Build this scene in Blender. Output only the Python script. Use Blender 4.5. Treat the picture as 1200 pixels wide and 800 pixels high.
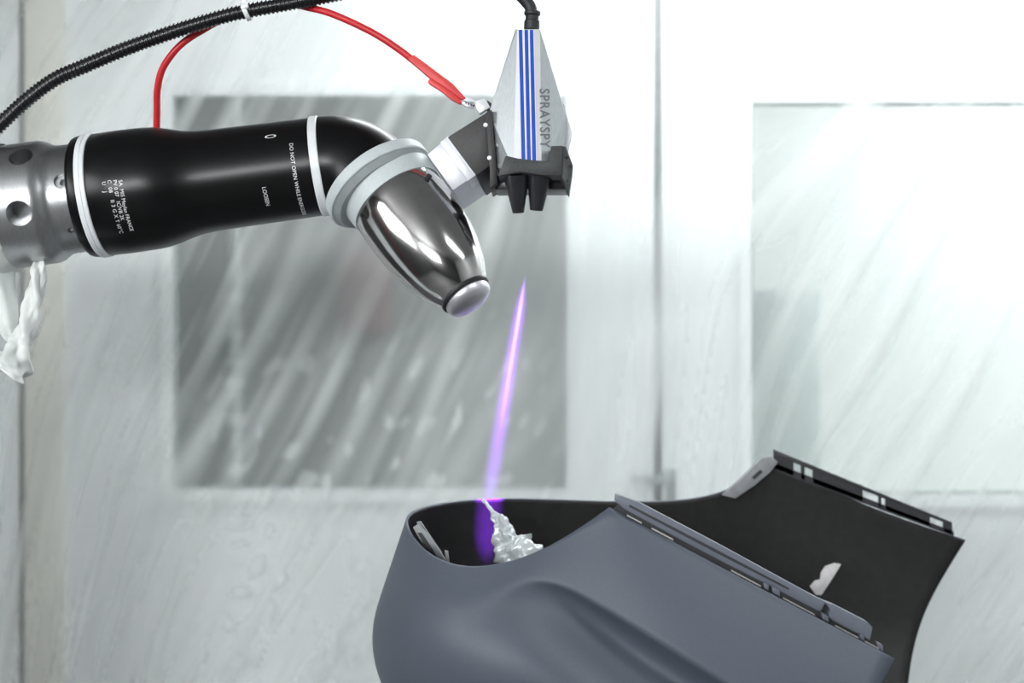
import bpy, bmesh, math, random
from mathutils import Vector, Matrix, noise
random.seed(7)
PI = math.pi
scene = bpy.context.scene
COL = scene.collection
for o in list(bpy.data.objects):
    bpy.data.objects.remove(o)

# ------------------------------------------------------------------ camera
ZC = 1.45                                   # camera height in metres
cam_d = bpy.data.cameras.new('camera')
cam_d.sensor_width = 36.0
cam_d.lens = 50.0
cam_d.clip_start = 0.05
cam_d.dof.use_dof = True
cam_d.dof.focus_distance = 1.95
cam_d.dof.aperture_fstop = 2.8
cam = bpy.data.objects.new('camera', cam_d)
cam.location = (0, 0, ZC)
cam.rotation_euler = (PI / 2, 0, 0)
COL.objects.link(cam)
scene.camera = cam

# ------------------------------------------------------------------ world + exposure
world = bpy.data.worlds.new('world')
scene.world = world
world.use_nodes = True
bg = world.node_tree.nodes['Background']
bg.inputs[0].default_value = (0.93, 0.98, 1.0, 1)
bg.inputs[1].default_value = 0.30
vs = scene.view_settings
vs.view_transform = 'Standard'
vs.look = 'None'
vs.gamma = 1.0
vs.use_curve_mapping = False
vs.exposure = 0.98

CEILING_LAMP = 8.8       # emission of the booth ceiling luminaires
WALL_LAMP = 38.0           # emission of the booth wall luminaire behind the camera
HALL_LAMP = 6.8          # emission of the hall lamp beyond the right window

# ------------------------------------------------------------------ helpers
S = 0.0006                                  # metres per photo pixel per metre of depth
def P(px, py, D=2.0):
    return Vector(((px - 600) * S * D, D, ZC - (py - 400) * S * D))
K = 0.0012                                  # one photo pixel at two metres

def mat(name, color, rough=0.5, metal=0.0, spec=0.5, var=0.0, vscale=60.0, bump=0.0, bscale=300.0, stretch=None, coat=0.0):
    m = bpy.data.materials.new(name)
    m.use_nodes = True
    nt = m.node_tree
    b = nt.nodes['Principled BSDF']
    b.inputs['Base Color'].default_value = (*color, 1)
    b.inputs['Roughness'].default_value = rough
    b.inputs['Metallic'].default_value = metal
    b.inputs['Specular IOR Level'].default_value = spec
    b.inputs['Coat Weight'].default_value = coat
    tc = nt.nodes.new('ShaderNodeTexCoord')
    src = tc.outputs['Object']
    if stretch:
        mp = nt.nodes.new('ShaderNodeMapping')
        mp.inputs['Scale'].default_value = stretch
        nt.links.new(src, mp.inputs['Vector'])
        src = mp.outputs['Vector']
    if var > 0:
        n = nt.nodes.new('ShaderNodeTexNoise')
        n.inputs['Scale'].default_value = vscale
        n.inputs['Detail'].default_value = 6
        nt.links.new(src, n.inputs['Vector'])
        r = nt.nodes.new('ShaderNodeValToRGB')
        r.color_ramp.elements[0].position = 0.3
        r.color_ramp.elements[1].position = 0.7
        r.color_ramp.elements[0].color = (*[c * (1 - var) for c in color], 1)
        r.color_ramp.elements[1].color = (*[min(1, c * (1 + var)) for c in color], 1)
        nt.links.new(n.outputs['Fac'], r.inputs['Fac'])
        nt.links.new(r.outputs['Color'], b.inputs['Base Color'])
    if bump > 0:
        n = nt.nodes.new('ShaderNodeTexNoise')
        n.inputs['Scale'].default_value = bscale
        n.inputs['Detail'].default_value = 4
        nt.links.new(src, n.inputs['Vector'])
        bp = nt.nodes.new('ShaderNodeBump')
        bp.inputs['Strength'].default_value = bump
        bp.inputs['Distance'].default_value = 0.001
        nt.links.new(n.outputs['Fac'], bp.inputs['Height'])
        nt.links.new(bp.outputs['Normal'], b.inputs['Normal'])
    return m

def emit_mat(name, color, strength):
    m = bpy.data.materials.new(name)
    m.use_nodes = True
    nt = m.node_tree
    nt.nodes.clear()
    e = nt.nodes.new('ShaderNodeEmission')
    e.inputs[0].default_value = (*color, 1)
    e.inputs[1].default_value = strength
    out = nt.nodes.new('ShaderNodeOutputMaterial')
    nt.links.new(e.outputs[0], out.inputs[0])
    return m

M = {}
M['door_white'] = mat('door_white', (0.84, 0.86, 0.86), 0.45, var=0.02, vscale=3)
M['post_cream'] = mat('post_cream', (0.80, 0.79, 0.72), 0.5, var=0.03, vscale=4)
M['gasket'] = mat('gasket', (0.14, 0.15, 0.15), 0.7, var=0.2)
M['gasket_grey'] = mat('gasket_grey', (0.33, 0.36, 0.36), 0.7, var=0.1)
M['booth_wall'] = mat('booth_wall', (0.40, 0.41, 0.41), 0.6, var=0.04, vscale=3)
M['booth_dark'] = mat('booth_dark', (0.06, 0.06, 0.062), 0.6, var=0.1, vscale=3)
M['ceiling'] = mat('ceiling_grey', (0.28, 0.28, 0.28), 0.6, var=0.02)
M['floor'] = mat('floor_grey', (0.14, 0.14, 0.14), 0.6, var=0.12, vscale=8, bump=0.2)
M['hall_grey'] = mat('hall_grey', (0.30, 0.31, 0.31), 0.7, var=0.15, vscale=2)
M['hall_floor'] = mat('hall_floor', (0.26, 0.28, 0.24), 0.7, var=0.15, vscale=3)
M['hall_white'] = mat('hall_white', (0.80, 0.82, 0.83), 0.7, var=0.03, vscale=2)
M['black_paint'] = mat('black_paint', (0.003, 0.003, 0.0035), 0.31, spec=0.30, bump=0.05, bscale=900, var=0.2)
M['ring_white'] = mat('ring_white', (0.80, 0.83, 0.85), 0.35, var=0.02)
M['collar_grey'] = mat('collar_grey', (0.56, 0.61, 0.62), 0.42, var=0.04, vscale=200, bump=0.05)
M['collar_shadow'] = mat('collar_groove', (0.30, 0.33, 0.33), 0.5, var=0.04)  # shade of the groove put into the colour as darker grey
M['aluminium'] = mat('machined_aluminium', (0.46, 0.47, 0.48), 0.33, metal=1.0, var=0.10, vscale=90, stretch=(12, 1, 1))
M['steel'] = mat('polished_steel', (0.62, 0.61, 0.60), 0.13, metal=1.0, var=0.06, vscale=60)
M['steel_cap'] = mat('satin_steel', (0.74, 0.73, 0.78), 0.42, metal=0.9, var=0.05)
M['rubber'] = mat('black_rubber', (0.015, 0.015, 0.018), 0.5, var=0.2)
M['letter_white'] = mat('letter_white', (0.85, 0.86, 0.86), 0.5, var=0.02)
M['conduit'] = mat('conduit_black', (0.010, 0.010, 0.012), 0.33, var=0.2)
M['red_cable'] = mat('red_cable', (0.62, 0.020, 0.028), 0.40, var=0.05)
M['red_sleeve'] = mat('red_sleeve', (0.72, 0.055, 0.055), 0.45, var=0.06, vscale=120)
M['tie_white'] = mat('tie_white', (0.82, 0.85, 0.86), 0.4, var=0.02)
M['sensor_silver'] = mat('brushed_silver', (0.58, 0.62, 0.64), 0.36, metal=0.55, var=0.08, vscale=25, stretch=(30, 30, 1.5))
M['sensor_white'] = mat('sensor_white', (0.86, 0.87, 0.90), 0.4, var=0.02)
M['sensor_beige'] = mat('sensor_beige', (0.60, 0.61, 0.60), 0.45, var=0.03)
M['sensor_blue'] = mat('sensor_blue', (0.012, 0.075, 0.50), 0.4, var=0.05)
M['letter_grey'] = mat('letter_grey', (0.20, 0.21, 0.23), 0.5, var=0.04)
M['bracket_black'] = mat('anodised_black', (0.030, 0.028, 0.029), 0.5, var=0.25, vscale=400, bump=0.1)
M['base_black'] = mat('moulded_black', (0.040, 0.043, 0.045), 0.5, var=0.3, vscale=500, bump=0.15)
M['bracket_light'] = mat('plate_light', (0.74, 0.76, 0.80), 0.35, metal=0.25, var=0.03)
M['nozzle'] = mat('nozzle_black', (0.018, 0.018, 0.022), 0.32, var=0.2)
M['lens'] = mat('lens_violet', (0.05, 0.02, 0.22), 0.1, var=0.1)
M['bumper'] = mat('bumper_grey', (0.088, 0.103, 0.132), 0.48, spec=0.45, var=0.06, vscale=500, bump=0.06, bscale=1500)
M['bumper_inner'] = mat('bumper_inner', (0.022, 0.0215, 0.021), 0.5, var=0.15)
M['bumper_rail'] = mat('bumper_rail', (0.14, 0.155, 0.19), 0.42, var=0.06)
M['bumper_dark'] = mat('bumper_dark', (0.030, 0.032, 0.036), 0.5, var=0.1)
M['bumper_lip'] = mat('bumper_lip', (0.26, 0.27, 0.28), 0.5, var=0.12, vscale=80)
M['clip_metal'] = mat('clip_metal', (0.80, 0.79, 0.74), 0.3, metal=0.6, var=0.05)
M['sticker'] = mat('sticker', (0.72, 0.70, 0.71), 0.6, var=0.1, vscale=80)
M['foil'] = mat('foil', (0.62, 0.66, 0.67), 0.3, metal=0.3, var=0.10, vscale=60)
M['wrap'] = mat('wrap_film', (0.70, 0.73, 0.71), 0.42, var=0.05, vscale=60, bump=0.5, bscale=90)
M['stand'] = mat('stand_steel', (0.25, 0.26, 0.27), 0.45, metal=0.8, var=0.1)
M['red_box'] = mat('red_box', (0.30, 0.15, 0.16), 0.5, var=0.1)
M['blue_box'] = mat('blue_box', (0.58, 0.63, 0.65), 0.5, var=0.1)
M['lamp_housing'] = mat('lamp_housing', (0.75, 0.75, 0.75), 0.5, var=0.03)
M['lamp_ceiling'] = emit_mat('lamp_ceiling', (0.95, 0.99, 1.0), CEILING_LAMP)
M['lamp_wall'] = emit_mat('lamp_wall', (0.97, 0.99, 1.0), WALL_LAMP)
M['lamp_side'] = emit_mat('lamp_side', (0.97, 0.99, 1.0), 5.0)
M['lamp_hall'] = emit_mat('lamp_hall', (1.0, 1.0, 0.99), HALL_LAMP)

def new_obj(name, me, m=None, parent=None, smooth=False):
    o = bpy.data.objects.new(name, me)
    COL.objects.link(o)
    if m is not None:
        me.materials.append(M[m] if isinstance(m, str) else m)
    if parent is not None:
        o.parent = parent
    if smooth:
        me.polygons.foreach_set('use_smooth', [True] * len(me.polygons))
        me.update()
    return o

def from_data(name, verts, faces, m=None, parent=None, smooth=False, fix=True):
    me = bpy.data.meshes.new(name)
    me.from_pydata([tuple(v) for v in verts], [], faces)
    if fix:
        bm = bmesh.new(); bm.from_mesh(me)
        bmesh.ops.recalc_face_normals(bm, faces=bm.faces)
        bm.to_mesh(me); bm.free()
    me.validate()
    return new_obj(name, me, m, parent, smooth)

def sharp_smooth(o, ang=35):
    me = o.data
    me.polygons.foreach_set('use_smooth', [True] * len(me.polygons))
    me.set_sharp_from_angle(angle=math.radians(ang))

def tag(o, label=None, cat=None, group=None, kind=None):
    if label: o['label'] = label
    if cat: o['category'] = cat
    if group: o['group'] = group
    if kind: o['kind'] = kind
    return o

def empty(name, loc, label, cat, group=None):
    o = bpy.data.objects.new(name, None)
    COL.objects.link(o)
    o.empty_display_size = 0.05
    # children are built in world coordinates, so the Empty keeps an offset-free matrix for them
    o.location = loc
    tag(o, label, cat, group)
    return o

def adopt(o, parent):
    """parent o (built in world space) keeping its place"""
    o.parent = parent
    acc = Matrix()
    p = parent
    chain = []
    while p is not None:
        chain.append(p); p = p.parent
    for q in reversed(chain):
        acc = acc @ q.matrix_parent_inverse @ Matrix.LocRotScale(q.location, q.rotation_euler, q.scale)
    o.matrix_parent_inverse = acc.inverted()
    return o

def part(name, verts, faces, m, parent=None, smooth=False, ang=None, bevel=0):
    o = from_data(name, verts, faces, m, None, smooth)
    if bevel:
        bm = bmesh.new(); bm.from_mesh(o.data)
        bmesh.ops.bevel(bm, geom=list(bm.edges), offset=bevel, segments=2, affect='EDGES', profile=0.5)
        bm.to_mesh(o.data); bm.free()
    if ang: sharp_smooth(o, ang)
    if parent is not None: adopt(o, parent)
    return o

def box_data(x0, x1, y0, y1, z0, z1):
    v = [(x, y, z) for x in (x0, x1) for y in (y0, y1) for z in (z0, z1)]
    f = [(0, 1, 3, 2), (4, 6, 7, 5), (0, 4, 5, 1), (2, 3, 7, 6), (0, 2, 6, 4), (1, 5, 7, 3)]
    return v, f

def box(name, x0, x1, y0, y1, z0, z1, m, parent=None, bevel=0):
    v, f = box_data(x0, x1, y0, y1, z0, z1)
    return part(name, v, f, m, parent, bevel=bevel, ang=30 if bevel else None)

def prism_data(poly, D0, depth, shift=(0, 0)):
    """outline given in photo pixels at depth D0, extruded 'depth' metres away; shift skews the extrusion (pixels)"""
    front = [P(x, y, D0) for x, y in poly]
    off = Vector((shift[0] * K, depth, -shift[1] * K))
    back = [p + off for p in front]
    n = len(poly)
    f = [tuple(range(n)), tuple(range(2 * n - 1, n - 1, -1))]
    f += [(i, (i + 1) % n, n + (i + 1) % n, n + i) for i in range(n)]
    return front + back, f

def prism(name, poly, D0, depth, m, parent=None, shift=(0, 0), bevel=0):
    v, f = prism_data(poly, D0, depth, shift)
    return part(name, v, f, m, parent, bevel=bevel, ang=30 if bevel else None)

def frame_of(axis, ref=Vector((0, 0, 1))):
    a = axis.normalized()
    e1 = (ref - a * ref.dot(a)).normalized()
    e2 = a.cross(e1)
    return a, e1, e2

def lathe_data(profile, origin, axis, seg=64, cap=True, fn=None):
    a, e1, e2 = frame_of(axis)
    v, f = [], []
    for (s, r) in profile:
        for k in range(seg):
            t = 2 * PI * k / seg
            rr = r + (fn(s, t) if fn else 0)
            v.append(origin + a * s + (e1 * math.cos(t) + e2 * math.sin(t)) * rr)
    n = len(profile)
    for i in range(n - 1):
        for k in range(seg):
            k2 = (k + 1) % seg
            f.append((i * seg + k, i * seg + k2, (i + 1) * seg + k2, (i + 1) * seg + k))
    if cap:
        f.append(tuple(range(seg)))
        f.append(tuple(range((n - 1) * seg, n * seg)))
    return v, f

def lathe(name, profile, origin, axis, m, parent=None, seg=64, ang=35, fn=None):
    v, f = lathe_data(profile, origin, axis, seg, True, fn)
    return part(name, v, f, m, parent, ang=ang)

def catmull(pts, n):
    out = []
    q = [pts[0] * 2 - pts[1]] + list(pts) + [pts[-1] * 2 - pts[-2]]
    for i in range(1, len(q) - 2):
        p0, p1, p2, p3 = q[i - 1], q[i], q[i + 1], q[i + 2]
        for k in range(n):
            t = k / n
            out.append(0.5 * ((2 * p1) + (p2 - p0) * t + (2 * p0 - 5 * p1 + 4 * p2 - p3) * t * t + (3 * p1 - p0 - 3 * p2 + p3) * t ** 3))
    out.append(pts[-1])
    return out

def resample(path, step):
    out = [path[0].copy()]
    acc = 0.0
    for a, b in zip(path, path[1:]):
        d = (b - a).length
        pos = step - acc
        while pos <= d:
            out.append(a.lerp(b, pos / d)); pos += step
        acc = (acc + d) % step if d > 0 else acc
    return out

def tube_data(path, rad, seg=12, fn=None):
    v, f = [], []
    t0 = (path[1] - path[0]).normalized()
    ref = Vector((0, 1, 0)) if abs(t0.y) < 0.9 else Vector((0, 0, 1))
    e1 = (ref - t0 * ref.dot(t0)).normalized()
    n = len(path)
    for i, p in enumerate(path):
        t = (path[min(i + 1, n - 1)] - path[max(i - 1, 0)]).normalized()
        e1 = (e1 - t * e1.dot(t)).normalized()
        e2 = t.cross(e1)
        r = rad(i) if callable(rad) else rad
        for k in range(seg):
            a = 2 * PI * k / seg
            rr = r + (fn(i, a) if fn else 0)
            v.append(p + (e1 * math.cos(a) + e2 * math.sin(a)) * rr)
    for i in range(n - 1):
        for k in range(seg):
            k2 = (k + 1) % seg
            f.append((i * seg + k, i * seg + k2, (i + 1) * seg + k2, (i + 1) * seg + k))
    f.append(tuple(range(seg)))
    f.append(tuple(range((n - 1) * seg, n * seg)))
    return v, f

def tube(name, path, rad, m, parent=None, seg=12, fn=None, ang=60):
    v, f = tube_data(path, rad, seg, fn)
    return part(name, v, f, m, parent, ang=ang)

def text_mesh(body, size, spacing=1.0, offset=0.0):
    cu = bpy.data.curves.new('lettering_curve', 'FONT')
    cu.body = body
    cu.size = size
    cu.space_character = spacing
    cu.offset = offset
    cu.resolution_u = 3
    o = bpy.data.objects.new('lettering_curve', cu)
    COL.objects.link(o)
    dg = bpy.context.evaluated_depsgraph_get()
    ev = o.evaluated_get(dg)
    me = ev.to_mesh()
    bm = bmesh.new(); bm.from_mesh(me)
    bmesh.ops.subdivide_edges(bm, edges=[e for e in bm.edges if e.calc_length() > size * 0.3], cuts=2)
    bmesh.ops.triangulate(bm, faces=bm.faces)
    bm.verts.index_update()
    vs_ = [v.co.copy() for v in bm.verts]
    fs = [tuple(v.index for v in f.verts) for f in bm.faces]
    bm.free()
    ev.to_mesh_clear()
    bpy.data.objects.remove(o)
    bpy.data.curves.remove(cu)
    return vs_, fs

def boolean_cut(o, cutters):
    for c in cutters:
        md = o.modifiers.new('cut', 'BOOLEAN')
        md.operation = 'DIFFERENCE'
        md.solver = 'EXACT'
        md.object = c
    dg = bpy.context.evaluated_depsgraph_get()
    me = bpy.data.meshes.new_from_object(o.evaluated_get(dg))
    o.modifiers.clear()
    old = o.data
    o.data = me
    bpy.data.meshes.remove(old)
    for c in cutters:
        cm = c.data
        bpy.data.objects.remove(c)
        bpy.data.meshes.remove(cm)

# ================================================================== THE BOOTH
DW = 3.5                                     # depth of the door wall's face
def WX(px): return (px - 600) * S * DW
def WZ(py): return ZC - (py - 400) * S * DW
X0, X1, Y0, H = -2.3, 2.3, -2.6, 2.75

tag(box('floor', X0, X1, Y0, DW, -0.1, 0, 'floor'), kind='structure')
tag(box('ceiling', X0, X1, Y0, DW, H, H + 0.1, 'ceiling'), kind='structure')
tag(box('wall_left', X0 - 0.1, X0, Y0, DW, 0, H, 'booth_dark'), kind='structure')
tag(box('wall_right', X1, X1 + 0.1, Y0, DW, 0, H, 'booth_wall'), kind='structure')
tag(box('wall_front', X0, X1, Y0 - 0.1, Y0, 0, H, 'booth_dark'), kind='structure')
# door wall: fixed panels either side, a header above, two leaves with glazed openings
DT = 2.55
wb = box('wall_back', X0, WX(22), DW, DW + 0.06, 0, H, 'door_white'); tag(wb, kind='structure')
box('wall_header', WX(22), X1, DW, DW + 0.06, DT, H, 'door_white', wb)
box('wall_panel', WX(1500), X1, DW, DW + 0.06, 0, DT, 'door_white', wb)
tr = box('trim_1', WX(30), WX(76), DW - 0.012, DW + 0.06, 0, DT, 'post_cream', bevel=0.004); tag(tr, kind='structure')
def leaf(name, x0, x1, wx0, wx1, wz0, wz1, wname):
    D = tag(bpy.data.objects.new(name, None), kind='structure'); COL.objects.link(D)
    D.location = ((x0 + x1) / 2, DW, 0)
    v, f = [], []
    for (a, b, c, d) in ((x0, wx0, 0.012, DT - 0.01), (wx1, x1, 0.012, DT - 0.01), (wx0, wx1, 0.012, wz0), (wx0, wx1, wz1, DT - 0.01)):
        bv, bf = box_data(a, b, DW, DW + 0.05, c, d)
        f += [tuple(i + len(v) for i in q) for q in bf]; v += bv
    part('leaf', v, f, 'door_white', D)
    W = tag(bpy.data.objects.new(wname, None), kind='structure'); COL.objects.link(W)
    W.location = ((wx0 + wx1) / 2, DW, wz0)
    w = 0.030
    v, f = [], []
    for (a, b, c, d) in ((wx0 - w, wx0, wz0 - w, wz1 + w), (wx1, wx1 + w, wz0 - w, wz1 + w), (wx0, wx1, wz0 - w, wz0), (wx0, wx1, wz1, wz1 + w)):
        bv, bf = box_data(a, b, DW - 0.008, DW, c, d)
        f += [tuple(i + len(v) for i in q) for q in bf]; v += bv
    part('window_frame', v, f, 'door_white', W)
    g = 0.007
    v, f = [], []
    for (a, b, c, d) in ((wx0, wx0 + g, wz0, wz1), (wx1 - g, wx1, wz0, wz1), (wx0 + g, wx1 - g, wz0, wz0 + g), (wx0 + g, wx1 - g, wz1 - g, wz1)):
        bv, bf = box_data(a, b, DW + 0.0, DW + 0.02, c, d)
        f += [tuple(i + len(v) for i in q) for q in bf]; v += bv
    part('glazing_gasket', v, f, 'gasket_grey', W)
    box('pane', wx0, wx1, DW + 0.022, DW + 0.028, wz0, wz1, M['glass'], W)
    return D

gm = bpy.data.materials.new('window_glass'); gm.use_nodes = True
nt = gm.node_tree; nt.nodes.clear()
t_ = nt.nodes.new('ShaderNodeBsdfTransparent'); t_.inputs[0].default_value = (0.93, 0.96, 0.95, 1)
g_ = nt.nodes.new('ShaderNodeBsdfGlossy'); g_.inputs['Roughness'].default_value = 0.5
mx = nt.nodes.new('ShaderNodeMixShader'); mx.inputs[0].default_value = 0.03
ou = nt.nodes.new('ShaderNodeOutputMaterial')
nt.links.new(t_.outputs[0], mx.inputs[1]); nt.links.new(g_.outputs[0], mx.inputs[2]); nt.links.new(mx.outputs[0], ou.inputs[0])
M['glass'] = gm

leaf('door_1', WX(76), WX(766), WX(203), WX(664), WZ(573), WZ(112), 'window_1')
d2 = leaf('door_2', WX(776), WX(1500), WX(880), WX(1400), WZ(579), WZ(120), 'window_2')
tg = box('trim_2', WX(766), WX(776), DW + 0.006, DW + 0.05, 0, DT, 'gasket'); tag(tg, kind='structure')
# lever handle on the right leaf, under the film
hp = box('handle_plate', WX(780), WX(792), DW - 0.006, DW, WZ(600), WZ(548), 'gasket_grey', d2, bevel=0.002)
box('handle_lever', WX(740), WX(790), DW - 0.018, DW - 0.006, WZ(566), WZ(556), 'gasket_grey', d2, bevel=0.003)

# ---- the hall beyond the glazed doors
HY = 6.4
tag(box('floor_hall', -4.2, 5.0, DW + 0.06, HY + 0.1, -0.1, 0.0, 'hall_floor'), kind='structure')
tag(box('ceiling_hall', -4.2, 5.0, DW + 0.06, HY + 0.1, 3.2, 3.3, 'hall_grey'), kind='structure')
tag(box('wall_hall_left', -4.3, -4.2, DW + 0.06, HY + 0.1, 0, 3.2, 'hall_grey'), kind='structure')
tag(box('wall_hall_right', 5.0, 5.1, DW + 0.06, HY + 0.1, 0, 3.2, 'hall_white'), kind='structure')
wh = tag(box('wall_hall', -4.2, 0.75, HY, HY + 0.1, 0, 3.2, 'hall_grey'), kind='structure')
tag(box('wall_hall_white', 0.75, 5.0, HY, HY + 0.1, 0, 3.2, 'hall_white'), kind='structure')
def HP(px, py, D): return P(px, py, D)
# red wall cabinet and steel pipe seen dimly through the left window
c0 = HP(395, 392, 6.2); c1 = HP(455, 290, 6.2)
rc = empty('wall_cabinet', (c0.x + 0.1, HY, c0.z), 'blurred red wall cabinet beyond the left film-covered window', 'cabinet')
box('body', c0.x, c1.x, HY - 0.20, HY, c0.z, c1.z, 'red_box', rc, bevel=0.01)
box('cabinet_door', c0.x + 0.015, c1.x - 0.015, HY - 0.215, HY - 0.20, c0.z + 0.015, c1.z - 0.015, 'red_box', rc, bevel=0.004)
bx_ = HP(268, 400, 6.2).x
pp = tag(part('steel_pipe', *lathe_data([(0, 0.03), (3.2, 0.03)], Vector((bx_, HY - 0.05, 0)), Vector((0, 0, 1.0)) if False else Vector((0.00001, 0, 1)), 16), 'bracket_light', ang=40), 'pale vertical pipe on the grey wall beyond the left window', 'pipe')
# blue-grey locker beyond the right window
l0 = HP(872, 340, 5.6); l1 = HP(962, 340, 5.6)
lk = empty('locker', ((l0.x + l1.x) / 2, 5.8, 0), 'blue-grey locker standing beyond the right film-covered window', 'locker')
box('body', l0.x, l1.x, 5.6, 6.0, 0, l0.z, 'blue_box', lk, bevel=0.01)
box('locker_door', l0.x + 0.02, l1.x - 0.02, 5.585, 5.60, 0.06, l0.z - 0.03, 'blue_box', lk, bevel=0.003)
box('handle', l1.x - 0.09, l1.x - 0.06, 5.56, 5.585, l0.z - 0.9, l0.z - 0.75, 'bracket_light', lk, bevel=0.004)
# hall lamp: a large panel under the hall ceiling, out of view, brightening the right window
hl = empty('hall_light', (3.0, 5.2, 3.1), 'bright light panel under the ceiling of the hall beyond the right window', 'light')
box('housing', 1.6, 4.4, 4.6, 5.8, 3.12, 3.2, 'lamp_housing', hl)
box('diffuser', 1.65, 4.35, 4.65, 5.75, 3.11, 3.12, 'lamp_hall', hl)

# ---- booth luminaires
for i, (x, y) in enumerate(((1.35, 0.6), (0.35, 3.02), (1.65, 3.02))):
    cl = empty('ceiling_light', (x, y, H - 0.06), 'white ceiling light panel in the booth roof', 'light', 'ceiling light panels of the booth')
    box('housing', x - 0.65, x + 0.65, y - 0.2, y + 0.2, H - 0.06, H, 'lamp_housing', cl)
    box('diffuser', x - 0.62, x + 0.62, y - 0.17, y + 0.17, H - 0.066, H - 0.06, 'lamp_ceiling', cl)
wl = empty('wall_light', (0, Y0, 1.9), 'long white light strip on the booth front wall', 'light')
box('housing', -2.2, -0.55, Y0, Y0 + 0.06, 1.82, 2.18, 'lamp_housing', wl)
box('diffuser', -2.17, -0.58, Y0 + 0.06, Y0 + 0.066, 1.85, 2.15, 'lamp_wall', wl)

sl_ = empty('side_light', (X0, 0.5, 1.9), 'white light panel on the dark left booth wall', 'light')
box('housing', X0 + 0.002, X0 + 0.06, -0.75, 1.0, 1.55, 2.45, 'lamp_housing', sl_)
box('diffuser', X0 + 0.06, X0 + 0.066, -0.72, 0.97, 1.58, 2.42, 'lamp_side', sl_)
rp_ = empty('air_pipe', (X0, 1.32, 0), 'red compressed air pipe running up the left booth wall', 'pipe')
lathe('tube', [(0, 0.016), (H, 0.016)], Vector((X0 + 0.035, 1.32, 0)), Vector((0.00001, 0, 1)), 'red_cable', rp_, seg=16)  # added unseen pipe that gives the steel wrist its red reflected line
for z in (0.4, 1.2, 2.0):
    box('pipe_clip', X0, X0 + 0.06, 1.295, 1.345, z, z + 0.025, 'gasket_grey', rp_)

# ---- masking film hung over the whole door wall
fm = bpy.data.materials.new('masking_film'); fm.use_nodes = True
nt = fm.node_tree; nt.nodes.clear()
at = nt.nodes.new('ShaderNodeAttribute'); at.attribute_name = 'fold'
pr = nt.nodes.new('ShaderNodeBsdfPrincipled')
pr.inputs['Base Color'].default_value = (0.83, 0.86, 0.86, 1)
pr.inputs['Roughness'].default_value = 0.28
tl = nt.nodes.new('ShaderNodeBsdfTranslucent'); tl.inputs[0].default_value = (0.9, 0.93, 0.93, 1)
m1 = nt.nodes.new('ShaderNodeMixShader'); m1.inputs[0].default_value = 0.45
tp = nt.nodes.new('ShaderNodeBsdfTransparent'); tp.inputs[0].default_value = (0.97, 0.98, 0.98, 1)
m2 = nt.nodes.new('ShaderNodeMixShader')
ou = nt.nodes.new('ShaderNodeOutputMaterial')
nt.links.new(pr.outputs[0], m1.inputs[1]); nt.links.new(tl.outputs[0], m1.inputs[2])
nt.links.new(at.outputs['Fac'], m2.inputs[0])
nt.links.new(tp.outputs[0], m2.inputs[1]); nt.links.new(m1.outputs[0], m2.inputs[2])
nt.links.new(m2.outputs[0], ou.inputs[0])

def smooth01(a, b, x):
    t = max(0.0, min(1.0, (x - a) / (b - a)))
    return t * t * (3 - 2 * t)
def film():
    nu, nv = 420, 250
    u0, u1, v0, v1 = -180, 1420, -120, 1000
    verts, faces, fold_glint = [], [], []
    N = noise.noise
    for j in range(nv + 1):
        v = v0 + (v1 - v0) * j / nv
        for i in range(nu + 1):
            u = u0 + (u1 - u0) * i / nu
            g = 0.50 - 0.42 * smooth01(520, 720, u) + 0.58 * smooth01(760, 980, u)
            g *= 0.45 + 0.55 * smooth01(-60, 220, u)
            q = u + g * (v - 330)
            al = v - 0.3 * u
            q += 10 * N(Vector((u / 260, v / 260, 3.1)))
            a = N(Vector((q / 60, al / 700, 0.0)))
            b = N(Vector((q / 27, al / 330, 5.0)))
            c = N(Vector((q / 13, al / 200, 9.0)))
            patch = smooth01(0.2, 0.8, 0.5 + 0.7 * N(Vector((u / 190, v / 190, 7.0))))
            low = smooth01(300, 560, v) * (1 - smooth01(560, 680, u)) * smooth01(200, 300, u)
            e = N(Vector(((u + 0.35 * v) / 17, v / 34, 2.0)))
            h = 0.010 * a + 0.0055 * b * (0.4 + patch) + 0.0007 * c * patch + 0.0003 * e * low
            lobe = max(0.0, b + 0.05) * (0.5 + 0.9 * patch) + 0.5 * max(0.0, c) * patch
            blob = smooth01(0.25, 0.55, e) * low
            col = math.exp(-((u - 283 - (v - 600) * 0.02) / 11) ** 2) * smooth01(-0.1, 0.4, N(Vector((1.0, v / 20, 4.0)))) * smooth01(250, 520, v)
            f = 0.20 + 0.16 * max(0, a) + 0.62 * lobe + 0.40 * blob + 0.40 * col  # opacity: bunched folds, plus glints painted in as white blobs and a column
            f += 0.22 * smooth01(320, 560, u) * (1 - smooth01(660, 760, u))  # light spill over the window's right half, painted as extra film opacity
            fold_glint.append(max(0.08, min(0.85, f)))
            verts.append((WX(u), DW - 0.034 - h, WZ(v)))
    for j in range(nv):
        for i in range(nu):
            k = j * (nu + 1) + i
            faces.append((k, k + 1, k + nu + 2, k + nu + 1))
    o = from_data('masking_film', verts, faces, fm, None, True, fix=False)
    at_ = o.data.attributes.new('fold', 'FLOAT', 'POINT')
    at_.data.foreach_set('value', fold_glint)
    tag(o, 'wrinkled translucent plastic masking film hung over the white doors', 'plastic sheet')
film()

# ================================================================== ROBOT ARM
TH = math.radians(7.5)
A = Vector((math.cos(TH), 0, math.sin(TH)))          # forearm axis
O = P(150, 224.5, 2.0)
def s_of(x): return (x - 150) / math.cos(TH) * K
robot = empty('robot_arm', (-1.25, 2.0, 0), 'black painting robot arm with white seal rings and polished steel wrist', 'robot arm')
def axis_profile(lst): return [(s_of(x), r * K) for x, r in lst]
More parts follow.
